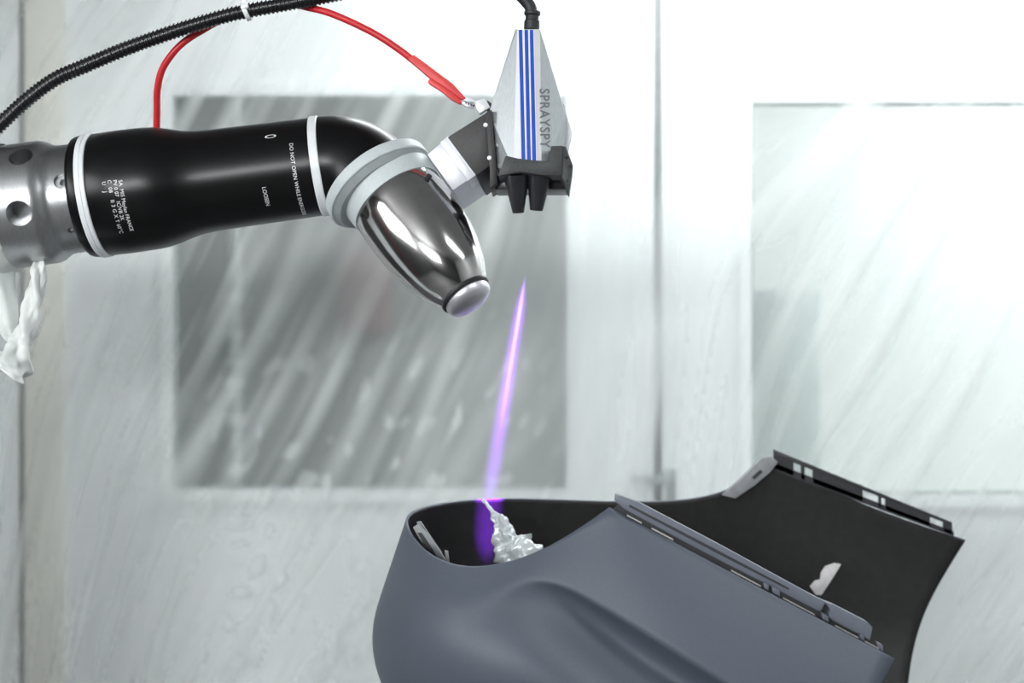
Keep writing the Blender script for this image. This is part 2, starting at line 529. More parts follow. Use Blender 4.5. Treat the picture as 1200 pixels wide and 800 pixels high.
# forearm
fore = lathe('forearm', axis_profile([(120, 66), (120.5, 70), (122.5, 71.4), (150, 71.8), (178, 71.2), (190, 70.0), (202, 67.4), (214, 64), (226, 61.2), (238, 59.6), (252, 58.9), (300, 58.2), (350, 57.6), (371.5, 57.4), (372, 55)]), O, A, 'black_paint', robot, seg=96)
lathe('rear_collar', axis_profile([(97, 60), (97.3, 66), (99.5, 69.5), (103, 71), (110, 71.3), (110.2, 66)]), O, A, 'black_paint', robot, seg=96)
sr = lathe('seal_ring', axis_profile([(109.5, 66), (109.5, 71.6), (110.5, 72.6), (115, 72.8), (116.2, 71.9), (117, 72.8), (119.8, 72.6), (120.8, 71.6), (120.8, 66)]), O, A, 'ring_white', robot, seg=96)
tag(sr, 'white seal ring')
lathe('seal_ring', axis_profile([(371, 54), (371, 58), (372, 58.8), (380, 58.7), (381, 57.8), (381, 54)]), O, A, 'ring_white', robot, seg=96)
# machined hub
hub = lathe('wrist_hub', axis_profile([(10, 60), (10, 70.5)] + [(12 + 3.2 * k, 72) for k in range(15)] + [(58.5, 71.6), (63, 70.4), (68, 67.4), (72, 65), (74, 64.2), (76, 63.8)] + [(78 + 2.4 * k, 63.4) for k in range(9)] + [(97.6, 50)]), O, A, 'aluminium', None, seg=128)
def hub_point(px, py, r):
    """where the camera ray through a photo pixel meets the hub's cylinder of radius r"""
    d = P(px, py, 1.0) - Vector((0, 0, ZC)); o0 = Vector((0, 0, ZC)) - O
    dp = d - A * d.dot(A); op = o0 - A * o0.dot(A)
    aa, bb, cc = dp.dot(dp), 2 * dp.dot(op), op.dot(op) - r * r
    t = (-bb - math.sqrt(max(0, bb * bb - 4 * aa * cc))) / (2 * aa)
    h = Vector((0, 0, ZC)) + d * t
    rel = h - O
    return h, (rel - A * rel.dot(A)).normalized(), rel.dot(A)
cut = []
for (px, py, rr, R, dep) in ((22, 250, 14.5, 72, 30), (24, 183, 13.5, 72, 30), (72, 212, 9, 63.4, 5), (72, 212, 4, 63.4, 14), (83, 270, 3.5, 63.4, 5)):
    h, n, s = hub_point(px, py, R * K)
    v, f = lathe_data([(-dep * K, rr * K), (20 * K, rr * K)], h, n, 40)
    cut.append(from_data('hole_cutter', v, f, 'aluminium'))
boolean_cut(hub, cut)
sharp_smooth(hub, 30)
adopt(hub, robot)
# hidden continuation of the arm to its pedestal, out of the picture on the left
elb = O + A * s_of(-320)
lathe('upper_joint', [(s_of(-360), 0.10), (s_of(-350), 0.115), (s_of(-40), 0.10), (s_of(-10), 0.085), (s_of(12), 0.075)], O, A, 'ring_white', robot, seg=48)
lathe('pedestal', [(0, 0.24), (0.04, 0.24), (0.05, 0.17), (0.5, 0.15), (1.0, 0.13), (elb.z + 0.12, 0.12), (elb.z + 0.15, 0.09)], Vector((elb.x - 0.02, 2.0, 0)), Vector((0.00001, 0, 1)), 'ring_white', robot, seg=48)

# elbow: circles swung about a pivot from the forearm axis to the wrist axis
W = Vector((0.59 * 0.94, -0.342, -0.807 * 0.94)).normalized()
C0 = O + A * s_of(381)
R0 = 57.6 * K
qv = (W - A * W.dot(A)).normalized()
ANG = math.acos(A.dot(W))
PV = C0 + qv * (R0 + 2.5 * K)
side = A.cross(qv)
v, f = [], []
NB, SG = 28, 72
for i in range(NB + 1):
    ph = ANG * i / NB
    qd = qv * math.cos(ph) - A * math.sin(ph)
    c = PV - qd * (R0 + 2.5 * K)
    for k in range(SG):
        t = 2 * PI * k / SG
        v.append(c + (qd * math.cos(t) + side * math.sin(t)) * R0)
for i in range(NB):
    for k in range(SG):
        k2 = (k + 1) % SG
        f.append((i * SG + k, i * SG + k2, (i + 1) * SG + k2, (i + 1) * SG + k))
f.append(tuple(range(SG))); f.append(tuple(range(NB * SG, (NB + 1) * SG)))
elbow = part('elbow', v, f, 'black_paint', robot, ang=35)
C1 = PV - (qv * math.cos(ANG) - A * math.sin(ANG)) * (R0 + 2.5 * K)
PW = (qv * math.cos(ANG) - A * math.sin(ANG)) * -1.0      # across the wrist, away from the bend
CF = C1 + PW * (6 * K)
C1 = C1 + PW * (12 * K)
def wprof(lst): return [(s * K, r * K) for s, r in lst]
lathe('wrist_flange', wprof([(-4, 50), (-4, 65.5), (-2.5, 67.5), (9, 68), (10.5, 67), (10.5, 50)]), CF, W, 'collar_grey', robot, seg=96)
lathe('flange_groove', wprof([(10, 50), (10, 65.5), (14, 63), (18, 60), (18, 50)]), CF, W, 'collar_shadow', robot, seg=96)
lathe('wrist_collar', wprof([(12, 45), (12, 58), (18, 58.2), (28, 57.6), (36, 56.4), (36, 45)]), C1, W, 'collar_grey', robot, seg=96)
cone = lathe('wrist_cone', wprof([(35, 45), (35, 55.0), (36.5, 56), (55, 56.6), (75, 56.4), (95, 55.2), (112, 53.0), (130, 49.6), (146, 45.2), (158, 40.6), (168, 35.4), (176, 30.6), (178, 29), (178, 18)]), C1, W, 'steel', robot, seg=128)
lathe('tip_seal', wprof([(177, 20), (177, 29), (178.5, 30.4), (181, 30.4), (182.5, 29), (182.5, 18)]), C1, W, 'rubber', robot, seg=72)
lathe('tool_plate', wprof([(182, 18), (182, 27), (184, 28), (188, 27.4), (192, 24.5), (194.5, 18), (196, 11), (196.5, 3)]), C1, W, 'steel_cap', robot, seg=72)
# screw recess on the collar and brass pins on the elbow
h = None
def cyl_hit(px, py, r, org, ax):
    d = P(px, py, 1.0) - Vector((0, 0, ZC)); o0 = Vector((0, 0, ZC)) - org
    dp = d - ax * d.dot(ax); op = o0 - ax * o0.dot(ax)
    aa, bb, cc = dp.dot(dp), 2 * dp.dot(op), op.dot(op) - r * r
    t = (-bb - math.sqrt(max(0, bb * bb - 4 * aa * cc))) / (2 * aa)
    h_ = Vector((0, 0, ZC)) + d * t
    rel = h_ - org
    return h_, (rel - ax * rel.dot(ax)).normalized()
h_, n_ = cyl_hit(503, 206, 60 * K, C1, W)
lathe('set_screw', [(-0.004, 0.004), (0.0006, 0.004), (0.0006, 0.001)], h_, n_, 'rubber', robot, seg=20)
M['brass'] = mat('brass', (0.55, 0.38, 0.16), 0.35, metal=0.8, var=0.1)
for (px, py) in ((429, 192), (411, 207)):
    # pins standing out of the elbow beside the flange
    cpx = P(px, py, 1.0) - Vector((0, 0, ZC))
    base = Vector((0, 0, ZC)) + cpx * ((C1.y - R0 * 0.93))
    lathe('pin', [(-0.006, 0.0022), (0.004, 0.0022), (0.005, 0.0012)], base, (W * -0.5 + Vector((0, -0.6, 0.2))).normalized(), 'brass', robot, seg=12)

# lettering on the black shell, wrapped round it, reading downwards
def wrap_text(body, px, py, size_px, R, name='lettering', spacing=1.0, parent=fore):
    vs_, fs = text_mesh(body, size_px * K, spacing)
    _, n, s0 = hub_point(px, py, R * K)
    th0 = math.atan2(n.dot(Vector((-math.sin(TH), 0, math.cos(TH)))), n.dot(Vector((0, -1, 0))))
    up = Vector((-math.sin(TH), 0, math.cos(TH))); to = Vector((0, -1, 0))
    out = []
    for c in vs_:
        th = th0 - c.x / (R * K)
        out.append(O + A * (s0 + c.y) + (to * math.cos(th) + up * math.sin(th)) * (R * K + 0.00035))
    return part(name, out, fs, 'letter_white', parent)
wrap_text('DO NOT OPEN WHILE ENERGIZED', 339, 168, 6.2, 57.8)
wrap_text('LOOSEN', 307, 219, 6.4, 58.3)
wrap_text('SA  MIS Meylan FRANCE', 139, 211, 6.0, 71.7)
wrap_text('PV 0 07   IC/VB 2K', 132.5, 211, 6.0, 71.7)
wrap_text('C  08    II 3 G X T 60°C', 126, 211, 6.0, 71.7, spacing=1.08)
wrap_text('U    J', 119.5, 213, 6.0, 71.5)
# small oval mark near the top of the shell
h_, n_, s_ = hub_point(317, 160, 58.2 * K)
v, f = [], []
for k in range(24):
    t = 2 * PI * k / 24
    for rr in (1.0, 0.72):
        p = A * (math.cos(t) * 6.5 * rr * K) + n_.cross(A) * (math.sin(t) * 2.6 * rr * K)
        v.append(h_ + p + n_ * 0.0004)
for k in range(24):
    k2 = (k + 1) % 24
    f.append((2 * k, 2 * k2, 2 * k2 + 1, 2 * k + 1))
part('oval_mark', v, f, 'letter_white', fore)
# print on the polished cone
def cone_text(body, px, py, size_px, R):
    vs_, fs = text_mesh(body, size_px * K)
    h, n = cyl_hit(px, py, R * K, C1, W)
    s0 = (h - C1).dot(W)
    e1 = n; e2 = W.cross(n)
    out = []
    for c in vs_:
        th = c.x / (R * K)
        # text runs round the cone, its top towards the flange
        out.append(C1 + W * (s0 - c.y) + (e1 * math.cos(th) + e2 * math.sin(th)) * (R * K + 0.0006))
    part('lettering', out, fs, 'letter_grey', cone)

# ================================================================== PLASTIC WRAP ON THE ARM
def crinkle(s, t):
    p = Vector((math.cos(t) * 2.2, math.sin(t) * 2.2, s * 40))
    return 0.006 * noise.noise(p) + 0.003 * noise.noise(p * 2.7)
prof = [(s_of(x), r * K) for x, r in ((-130, 88), (-110, 90), (-90, 88), (-75, 90), (-60, 88), (-45, 87), (-30, 84), (-18, 83), (-8, 80), (0, 79), (6, 77), (11, 74.5), (14, 72.6))]
wr = empty('plastic_wrap', (-0.9, 2.0, 1.2), 'white crumpled plastic wrap tied round the robot arm with a twisted tail', 'plastic wrap')
vv, ff = lathe_data(prof, O, A, 72, False, crinkle)
part('wrap_sleeve', vv, ff, 'wrap', wr, ang=80)
path = catmull([P(47, 300, 1.985), P(45, 318, 1.98), P(41, 345, 1.975), P(36, 372, 1.975), P(28, 395, 1.975), P(20, 412, 1.97), P(12, 428, 1.97), P(6, 437, 1.97)], 14)
nP = len(path)
def rad_tail(i):
    t = i / (nP - 1)
    r = 4.5 + 6.5 * math.sin(min(1, t * 1.35) * PI * 0.62) + 13 * smooth01(0.66, 0.90, t)
    if t > 0.93: r *= (1 - ((t - 0.93) / 0.075) ** 2 * 0.85)
    return max(1.5, r) * K
def tw(i, a):
    return (0.0030 * math.sin(3 * a + i * 0.22) + 0.0028 * noise.noise(Vector((math.cos(a) * 2, math.sin(a) * 2, i * 0.16)))) * (0.5 + rad_tail(i) / (14 * K))
tube('twisted_tail', path, rad_tail, 'wrap', wr, seg=36, fn=tw, ang=80)
path2 = catmull([P(-12, 300, 2.0), P(-6, 330, 1.995), P(2, 360, 1.99), P(8, 385, 1.985), P(14, 402, 1.98)], 12)
n2 = len(path2)
def rad2(i):
    return (24 - 22 * (i / (n2 - 1)) ** 1.6) * K
def tw2(i, a): return (1 - 0.8 * i / n2) * 0.0035 * math.sin(5 * a + i * 0.05) + 0.003 * noise.noise(Vector((math.cos(a) * 2, math.sin(a) * 2, i * 0.1 + 9)))
tube('loose_fold', path2, rad2, 'wrap', wr, seg=36, fn=tw2, ang=80)

# ================================================================== CONDUIT
cd = empty('corrugated_conduit', (-0.4, 2.0, 1.9), 'black corrugated cable conduit arching above the robot arm', 'conduit')
cpts = [(-90, 235), (-50, 196), (0, 146), (34, 115), (66, 92), (100, 77), (140, 60), (180, 45), (225, 30), (270, 17), (310, 9), (355, 1), (400, -8), (450, -17), (500, -24)]
cpath = catmull([P(x, y, 1.985) for x, y in cpts], 24)
RIB = 5.0 * K
base = resample(cpath, RIB / 6)
def crad(i):
    k = i % 6
    return (8.7 if k in (0, 1, 2) else 7.3) * K
tube('tube', base, crad, 'conduit', cd, seg=20, ang=50)
# cable tie
tcen = P(288, 13.5, 1.985)
tdir = (P(310, 9, 1.985) - P(270, 17, 1.985)).normalized()
tilt = (tdir + Vector((0, 0, 0.22))).normalized()
_, e1, e2 = frame_of(tilt)
ring = [tcen + (e1 * math.cos(2 * PI * k / 40) + e2 * math.sin(2 * PI * k / 40)) * 9.8 * K for k in range(41)]
v, f = [], []
for k in range(40):
    for ds, dr in ((-2.6, 0), (2.6, 0), (2.6, 1.4), (-2.6, 1.4)):
        d = (ring[k] - tcen).normalized()
        v.append(ring[k] + tilt * ds * K + d * dr * K)
for k in range(40):
    k2 = (k + 1) % 40
    for c in range(4):
        f.append((4 * k + c, 4 * k + (c + 1) % 4, 4 * k2 + (c + 1) % 4, 4 * k2 + c))
tie = part('cable_tie', v, f, 'tie_white', cd); tag(tie, 'white cable tie')
prism('tie_head', [(282, 5), (290, 3), (291, 9), (283, 11)], 1.970, 0.012, 'tie_white', tie, bevel=0.001)
prism('tie_tail', [(283, 4), (288, 3), (287, -16), (283, -16)], 1.975, 0.002, 'tie_white', tie)

# ================================================================== RED GROUND CABLE WITH CLIP
gc = empty('ground_cable', (-0.3, 2.0, 1.8), 'red grounding cable ending in a red-sleeved crocodile clip', 'cable')
rp = [(184, 185, 2.075), (183.5, 160, 2.060), (184, 130, 2.045), (184.5, 105, 2.030), (190, 82, 2.018), (202, 63, 2.008), (216, 49, 2.006), (236, 36, 2.010), (258, 24, 2.012), (285, 14, 2.012), (320, 7, 2.010), (346, 6, 2.006), (364, 9.5, 2.000), (384, 14.5, 1.99), (410, 25, 1.985), (440, 40, 1.98), (465, 56, 1.98), (482, 69, 1.98), (492, 77, 1.98)]
tube('cable', catmull([P(*q) for q in rp], 10), 4.1 * K, 'red_cable', gc, seg=14)
prism('clip_sleeve', [(478.5, 69.5), (484.5, 63.5), (531, 98), (546, 115), (541, 117), (527, 106), (503, 91)], 1.972, 0.012, 'red_sleeve', gc, bevel=0.0014)
prism('clip_sleeve', [(501, 95.5), (504, 91.5), (528, 104), (542.5, 120), (539, 122), (528, 116), (518, 107.5), (503, 98)], 1.974, 0.010, 'red_sleeve', gc, bevel=0.0012)
jw = prism('clip_jaw', [(530, 106), (534, 105), (546, 113.5), (557, 118), (557, 121), (546, 119), (538, 115)], 1.975, 0.007, 'steel_cap', gc, bevel=0.0006)
prism('clip_jaw', [(538, 116), (545, 119), (556, 123.5), (555, 127), (546, 124.5), (540, 121)], 1.975, 0.007, 'steel_cap', gc, bevel=0.0006)
for k in range(4):
    x = 545 + k * 3; y = 119 + k * 1.1
    prism('tooth', [(x, y), (x + 2.2, y + 0.9), (x + 0.8, y + 3.6)], 1.974, 0.008, 'rubber', jw)

# ================================================================== SENSOR BRACKET
br = empty('sensor_bracket', (P(540, 200).x, 2.0, P(540, 240).z), 'black and light metal bracket holding the sensor to the robot wrist', 'bracket')
SH = (11, 16)
prism('light_plate', [(500.5, 181), (524.5, 161), (557, 205), (530.5, 223)], 1.965, 0.075, 'bracket_light', br, shift=SH, bevel=0.0008)
prism('plate_step', [(516, 166.5), (524.5, 160.2), (557.6, 205), (548, 212)], 1.962, 0.030, 'bracket_light', br, shift=(4, 6), bevel=0.0006)
prism('plate_edge', [(522.5, 161.5), (526, 159), (559, 203.5), (556, 206)], 1.960, 0.03, 'sensor_white', br, bevel=0.0004)
bk = prism('black_block', [(524.5, 160.5), (569, 132.5), (575, 129), (580, 190), (558, 205.5)], 1.958, 0.085, 'bracket_black', br, shift=SH, bevel=0.0008)
prism('mount_strip', [(569, 132), (576, 128), (583, 214), (574, 220), (574, 200)], 1.955, 0.06, 'bracket_black', br, shift=(3, 6), bevel=0.0008)
for (px, py) in ((569, 146.5), (573.5, 185)):
    lathe('screw', [(0, 2.6 * K), (0.0015, 2.5 * K), (0.002, 1.8 * K)], P(px, py, 1.9565), Vector((0.0001, -1, 0)), 'bracket_light', bk, seg=20)
tb = prism('clamp_tab', [(556.5, 118.5), (568, 115), (574.5, 125.5), (562, 133.5), (558.5, 128)], 1.968, 0.014, 'bracket_light', br, bevel=0.0008)
prism('clamp_tab', [(571, 117), (576, 121), (575.5, 128), (571, 131)], 1.975, 0.012, 'bracket_black', br, bevel=0.0008)

# ================================================================== SENSOR
se = empty('spray_sensor', (P(622, 250).x, 1.96, P(622, 250).z), 'silver kite-shaped spray sensor with three blue stripes above two black nozzles', 'sensor')
DB, DM, DF = 2.015, 1.968, 1.935
out_px = [(604, 34), (573, 132), (582, 197), (659.5, 197), (663.5, 137), (635.5, 34)]
front_px = {'FLt': (606, 34.4), 'FLb': (601.3, 197), 'FRt': (633, 34.4), 'FRb': (634.8, 197)}
v = [P(x, y, DB) for x, y in out_px] + [P(x, y, DM) for x, y in out_px]
v += [P(*front_px['FLt'], DM - 0.008), P(*front_px['FLb'], DF), P(*front_px['FRb'], DF), P(*front_px['FRt'], DM - 0.008)]
f = [(5, 4, 3, 2, 1, 0)]
f += [(i, (i + 1) % 6, 6 + (i + 1) % 6, 6 + i) for i in range(6)]
f += [(6, 7, 12), (7, 8, 13), (7, 13, 12), (12, 13, 14, 15), (14, 9, 10), (14, 10, 15), (15, 10, 11), (6, 12, 15, 11), (8, 9, 14, 13)]
hs = part('housing', v, f, 'sensor_silver', se, ang=8)
# side wing
prism('side_wing', [(661, 120), (664.5, 137), (671, 156), (666, 178), (658, 178)], 1.985, 0.02, 'sensor_white', se, bevel=0.0008)
pF = [P(*front_px[k], d) for k, d in (('FLt', DM - 0.008), ('FLb', DF), ('FRb', DF))]
nF = (pF[1] - pF[0]).cross(pF[2] - pF[0]).normalized()
if nF.y > 0: nF = -nF
def on_plane(px, py, p0, n, lift):
    d = P(px, py, 1.0) - Vector((0, 0, ZC)); c = Vector((0, 0, ZC))
    t = (p0 + n * lift - c).dot(n) / d.dot(n)
    return c + d * t
def decal(name, poly, p0, n, lift, m, parent):
    a = [on_plane(x, y, p0, n, lift) for x, y in poly]
    b = [on_plane(x, y, p0, n, -0.0004) for x, y in poly]
    k = len(poly)
    f = [tuple(range(k)), tuple(range(2 * k - 1, k - 1, -1))] + [(i, (i + 1) % k, k + (i + 1) % k, k + i) for i in range(k)]
    return part(name, a + b, f, m, parent)
decal('front_panel', [(606.2, 35), (601.5, 190), (634.4, 190), (632.8, 35)], pF[0], nF, 0.0003, 'sensor_white', hs)
for t0, t1, b0, b1 in ((607.8, 612.0, 611.2, 615.8), (614.6, 618.8, 617.7, 622.2), (620.8, 625.0, 623.8, 628.4)):
    decal('blue_stripe', [(t0, 35), (b0, 190), (b1, 190), (t1, 35)], pF[0], nF, 0.0007, 'sensor_blue', hs)
decal('grey_stripe', [(626, 35), (629.0, 190), (634.2, 190), (632.6, 35)], pF[0], nF, 0.0006, 'sensor_beige', hs)
# right facet lettering
pR = [P(634.8, 197, DF), P(663.5, 137, DM), P(633, 34.4, DM - 0.008)]
nR = (pR[1] - pR[0]).cross(pR[2] - pR[0]).normalized()
if nR.y > 0: nR = -nR
vs_, fs = text_mesh('SPRAYSPY', 1.0, 1.12, 0.018)
mxx = max(c.x for c in vs_); mxy = max(c.y for c in vs_)
outv = []
for c in vs_:
    d = c.x / mxx
    px = 632.2 + 4.0 * d * 0.2 + (c.y / mxy) * 11.5
    py = 103.5 + d * 70.0
    outv.append(on_plane(px + 0.4, py, pR[0], nR, 0.0008))
# keep the print a proper flat decal, slightly lifted from the facet
part('lettering', outv, fs, 'letter_grey', hs)
for (px, py) in ((579.5, 146.5), (582, 170), (584.5, 194)):
    pL = [P(573, 132, DM), P(582, 197, DM), P(601.3, 197, DF)]
    nL = (pL[1] - pL[0]).cross(pL[2] - pL[0]).normalized()
    if nL.y > 0: nL = -nL
    lathe('screw', [(-0.001, 2.4 * K), (0.0008, 2.3 * K), (0.0012, 1.5 * K)], on_plane(px, py, pL[0], nL, 0), nL, 'bracket_light', hs, seg=18)
# black moulded base
base_o = prism('base', [(592.5, 182), (607, 185.5), (628, 187.8), (643.5, 188.5), (645.5, 171), (659.5, 170.5), (658.5, 206), (634, 205), (610, 201.5), (598, 203.5), (584, 206)], 1.925, 0.085, 'base_black', se, shift=(3, 6), bevel=0.001)
prism('base_side', [(659, 171), (663, 171.5), (671.5, 194), (667.5, 221.5), (657, 206)], 1.929, 0.07, 'base_black', se, shift=(2, 4), bevel=0.001)
prism('base_underside', [(584, 205), (600, 202), (634, 203), (659, 205), (666.5, 221.5), (640, 221.5), (581, 222), (577, 214)], 1.972, 0.05, 'nozzle', se, shift=(2, 3), bevel=0.001)
for (px, py, r) in ((663.5, 184.5, 1.6), (668, 195, 1.8), (664, 212, 1.4)):
    lathe('screw', [(0, r * K), (0.002, r * K), (0.0025, r * 0.6 * K)], P(px, py, 1.930), Vector((0.5, -1, 0)), 'rubber', base_o, seg=14)
for (tx, ty, bx, by, rt, rb) in ((605, 204, 607.5, 249, 15.2, 6.8), (632.5, 203, 628.5, 246, 14.8, 7.6)):
    p0 = P(tx, ty, 1.950); p1 = P(bx, by, 1.962)
    d = p1 - p0; L = d.length
    nz = lathe('nozzle', [(0, rt * 0.98 * K), (L * 0.15, rt * 0.92 * K), (L * 0.93, (rb + 0.5) * K), (L, rb * K), (L, rb * 0.7 * K), (L * 0.94, rb * 0.68 * K)], p0, d, 'nozzle', se, seg=40)
    lathe('lens', [(L * 0.93, rb * 0.72 * K), (L * 0.975, rb * 0.70 * K), (L * 0.99, rb * 0.3 * K)], p0, d, 'lens', nz, seg=32)
# gland and cable
lathe('cable_gland', [(0, 9.2 * K), (10 * K, 9.2 * K), (11 * K, 8.0 * K), (16 * K, 7.8 * K), (17.5 * K, 9.6 * K), (21 * K, 9.6 * K), (22 * K, 8 * K)], P(623, 35, 1.985), P(624, 10, 1.985) - P(623, 35, 1.985), 'rubber', se, seg=32)
tube('signal_cable', catmull([P(623.5, 22, 1.985), P(622, 10, 1.985), P(617, 2, 1.985), P(606, -8, 1.985), P(585, -18, 1.985), P(550, -25, 1.985), P(495, -24, 1.985)], 10), 7.2 * K, 'rubber', se, seg=18)

# ================================================================== BUMPER COVER
near = [
 [(470, 606, 2.03), (460, 635, 2.03), (448, 668, 2.03), (436, 700, 2.03), (421, 745, 2.03), (440, 830, 2.04), (560, 940, 2.08)],
 [(484, 633, 1.94), (476, 655, 1.925), (468, 680, 1.91), (460, 707, 1.90), (448, 752, 1.89), (465, 835, 1.90), (580, 945, 2.00)],
 [(515, 658, 1.88), (510, 676, 1.86), (504, 698, 1.84), (498, 725, 1.83), (488, 765, 1.82), (505, 850, 1.84), (600, 950, 1.95)],
 [(560, 667, 1.85), (559, 682, 1.83), (556, 705, 1.80), (550, 735, 1.785), (545, 778, 1.775), (560, 865, 1.80), (640, 955, 1.95)],
 [(622, 652, 1.83), (624, 660, 1.82), (630, 669, 1.813), (628, 684, 1.825), (606, 760, 1.76), (620, 865, 1.78), (690, 965, 1.95)],
 [(672, 624, 1.83), (682, 658, 1.812), (694, 704, 1.80), (694, 722, 1.85), (662, 795, 1.755), (680, 885, 1.78), (750, 985, 1.95)],
 [(714, 594, 1.83), (735, 665, 1.805), (748, 737, 1.785), (746, 760, 1.85), (725, 835, 1.745), (740, 915, 1.78), (800, 1005, 1.95)],
 [(800, 640.5, 1.82), (806, 710, 1.79), (802, 770, 1.77), (799, 796, 1.835), (780, 865, 1.735), (800, 945, 1.77), (850, 1025, 1.95)],
 [(900, 693.5, 1.81), (894, 758, 1.78), (872, 814, 1.76), (868, 840, 1.825), (850, 905, 1.73), (870, 975, 1.77), (900, 1045, 1.95)],
 [(1049, 771.5, 1.80), (1022, 820, 1.77), (987, 885, 1.75), (980, 908, 1.81), (960, 965, 1.73), (970, 1025, 1.77), (980, 1085, 1.95)],
]
far_px = [
 None,
 [(490, 594), (483, 622), (475, 655), (465, 695), (455, 745), (475, 830), (575, 935)],
 [(532, 586), (528, 615), (522, 650), (516, 690), (510, 745), (530, 835), (600, 940)],
 [(600, 582), (598, 615), (595, 650), (592, 690), (590, 745), (600, 840), (650, 945)],
 [(700, 587), (695, 625), (690, 660), (685, 700), (680, 760), (680, 850), (720, 950)],
 [(800, 588), (795, 625), (790, 665), (785, 710), (780, 770), (775, 860), (800, 960)],
 [(862, 573), (855, 620), (845, 660), (838, 710), (828, 770), (820, 865), (840, 970)],
 [(905, 541), (898, 595), (888, 640), (882, 690), (872, 760), (870, 875), (890, 985)],
 [(1015, 594), (1003, 635), (988, 682), (977, 722), (966, 782), (960, 895), (960, 1005)],
 [(1131, 632), (1110, 665), (1088, 704), (1074, 740), (1063, 790), (1055, 905), (1050, 1010)],
]
farD = [None, 2.13, 2.20, 2.26, 2.30, 2.33, 2.35, 2.36, 2.36, 2.36]
dD = [0, 0.02, 0.03, 0.03, 0.0, -0.06, None]
cage, idx = [], {}
def addv(key, p):
    idx[key] = len(cage); cage.append(p)
for c in range(10):
    for r in range(7):
        addv(('n', c, r), P(*near[c][r]))
for c in range(1, 10):
    for r in range(7):
        x, y = far_px[c][r]
        addv(('f', c, r), P(x, y, farD[c] + dD[r] if r < 6 else 2.12))
for r in range(7): idx[('f', 0, r)] = idx[('n', 0, r)]
faces = []
for sd in 'nf':
    for c in range(9):
        for r in range(6):
            faces.append((idx[(sd, c, r)], idx[(sd, c + 1, r)], idx[(sd, c + 1, r + 1)], idx[(sd, c, r + 1)]))
for c in range(9):
    q = [idx[('n', c, 6)], idx[('n', c + 1, 6)], idx[('f', c + 1, 6)], idx[('f', c, 6)]]
    qq = []
    for i in q:
        if i not in qq: qq.append(i)
    faces.append(tuple(qq))
bu = empty('bumper_cover', (0.2, 2.0, P(700, 1000, 2.0).z), 'dark blue-grey moulded bumper cover with open hollow on a stand', 'car part')
me = bpy.data.meshes.new('shell')
me.from_pydata([tuple(p) for p in cage], [], faces)
bm = bmesh.new(); bm.from_mesh(me)
bmesh.ops.recalc_face_normals(bm, faces=bm.faces)
bm.verts.ensure_lookup_table()
cv = bm.verts.layers.float.new('crease_vert')
ce = bm.edges.layers.float.new('crease_edge')
for k in (('n', 6, 0), ('f', 7, 0), ('n', 9, 0), ('f', 9, 0)):
    bm.verts[idx[k]][cv] = 1.0
crease_ids = {}
for c in range(4, 9):
    crease_ids[frozenset((idx[('n', c, 2)], idx[('n', c + 1, 2)]))] = 1.0 if c > 4 else 0.8
for e in bm.edges:
    k = frozenset(vt.index for vt in e.verts)
    if k in crease_ids: e[ce] = crease_ids[k]
# outward normals: the nose must face -X
nose = [fc for fc in bm.faces if idx[('n', 0, 3)] in [vt.index for vt in fc.verts]][0]
if nose.normal.x > 0: bmesh.ops.reverse_faces(bm, faces=bm.faces)
bm.to_mesh(me); bm.free()
shell = new_obj('shell', me, 'bumper', None, True)
adopt(shell, bu)
sb = shell.modifiers.new('smooth', 'SUBSURF'); sb.levels = 3; sb.render_levels = 3
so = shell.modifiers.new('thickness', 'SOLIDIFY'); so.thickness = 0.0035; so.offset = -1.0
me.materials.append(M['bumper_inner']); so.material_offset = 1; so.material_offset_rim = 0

def edge_pt(x): return 594 + (x - 714) * (771.5 - 594) / (1049 - 714)
# near rail
RD = 1.838
rail = prism('edge_rail', [(722, 579.5), (727, 580.5), (748, 588), (844, 638.5), (931, 686), (961, 702), (968, 705), (962, 716), (957, 714.5), (892, 682.5), (820, 645.5), (733, 598), (721, 587)], RD, 0.018, 'bumper_rail', bu, bevel=0.0012)
prism('rail_groove', [(738, 591), (844, 646), (925, 689), (924, 691), (842, 649), (737, 593.5)], RD - 0.0006, 0.003, 'bumper_dark', rail)
prism('rail_end', [(967, 705), (976, 708), (1017, 729), (1022.5, 735.5), (1019.5, 750), (1014, 747), (1003, 741), (976, 727), (971, 722), (973, 714)], RD - 0.004, 0.02, 'bumper_rail', bu, bevel=0.001)
prism('rail_gap', [(724, 592), (822, 645), (958, 715), (1018, 748), (1030, 760), (1012, 756), (892, 694), (800, 646), (716, 600)], RD + 0.0, 0.004, 'bumper_dark', bu)
for (x0, x1) in ((735, 752), (764, 789), (857, 892), (918, 955), (979, 1006), (1014, 1030)):  # bright slivers standing in for light showing through the rail gaps
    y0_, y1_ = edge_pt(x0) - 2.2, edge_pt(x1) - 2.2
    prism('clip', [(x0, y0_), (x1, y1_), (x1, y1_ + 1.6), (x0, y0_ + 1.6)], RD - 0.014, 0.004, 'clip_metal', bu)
for (x0, w) in ((895, 6), (905, 9), (963, 8), (1008, 5), (1028, 7)):
    y0_ = edge_pt(x0)
    prism('retaining_tab', [(x0, y0_ - 8), (x0 + w, y0_ - 8 + w * 0.53), (x0 + w, y0_ + w * 0.53 - 1), (x0, y0_ - 1)], RD - 0.010, 0.012, 'bumper_rail', bu, bevel=0.0008)
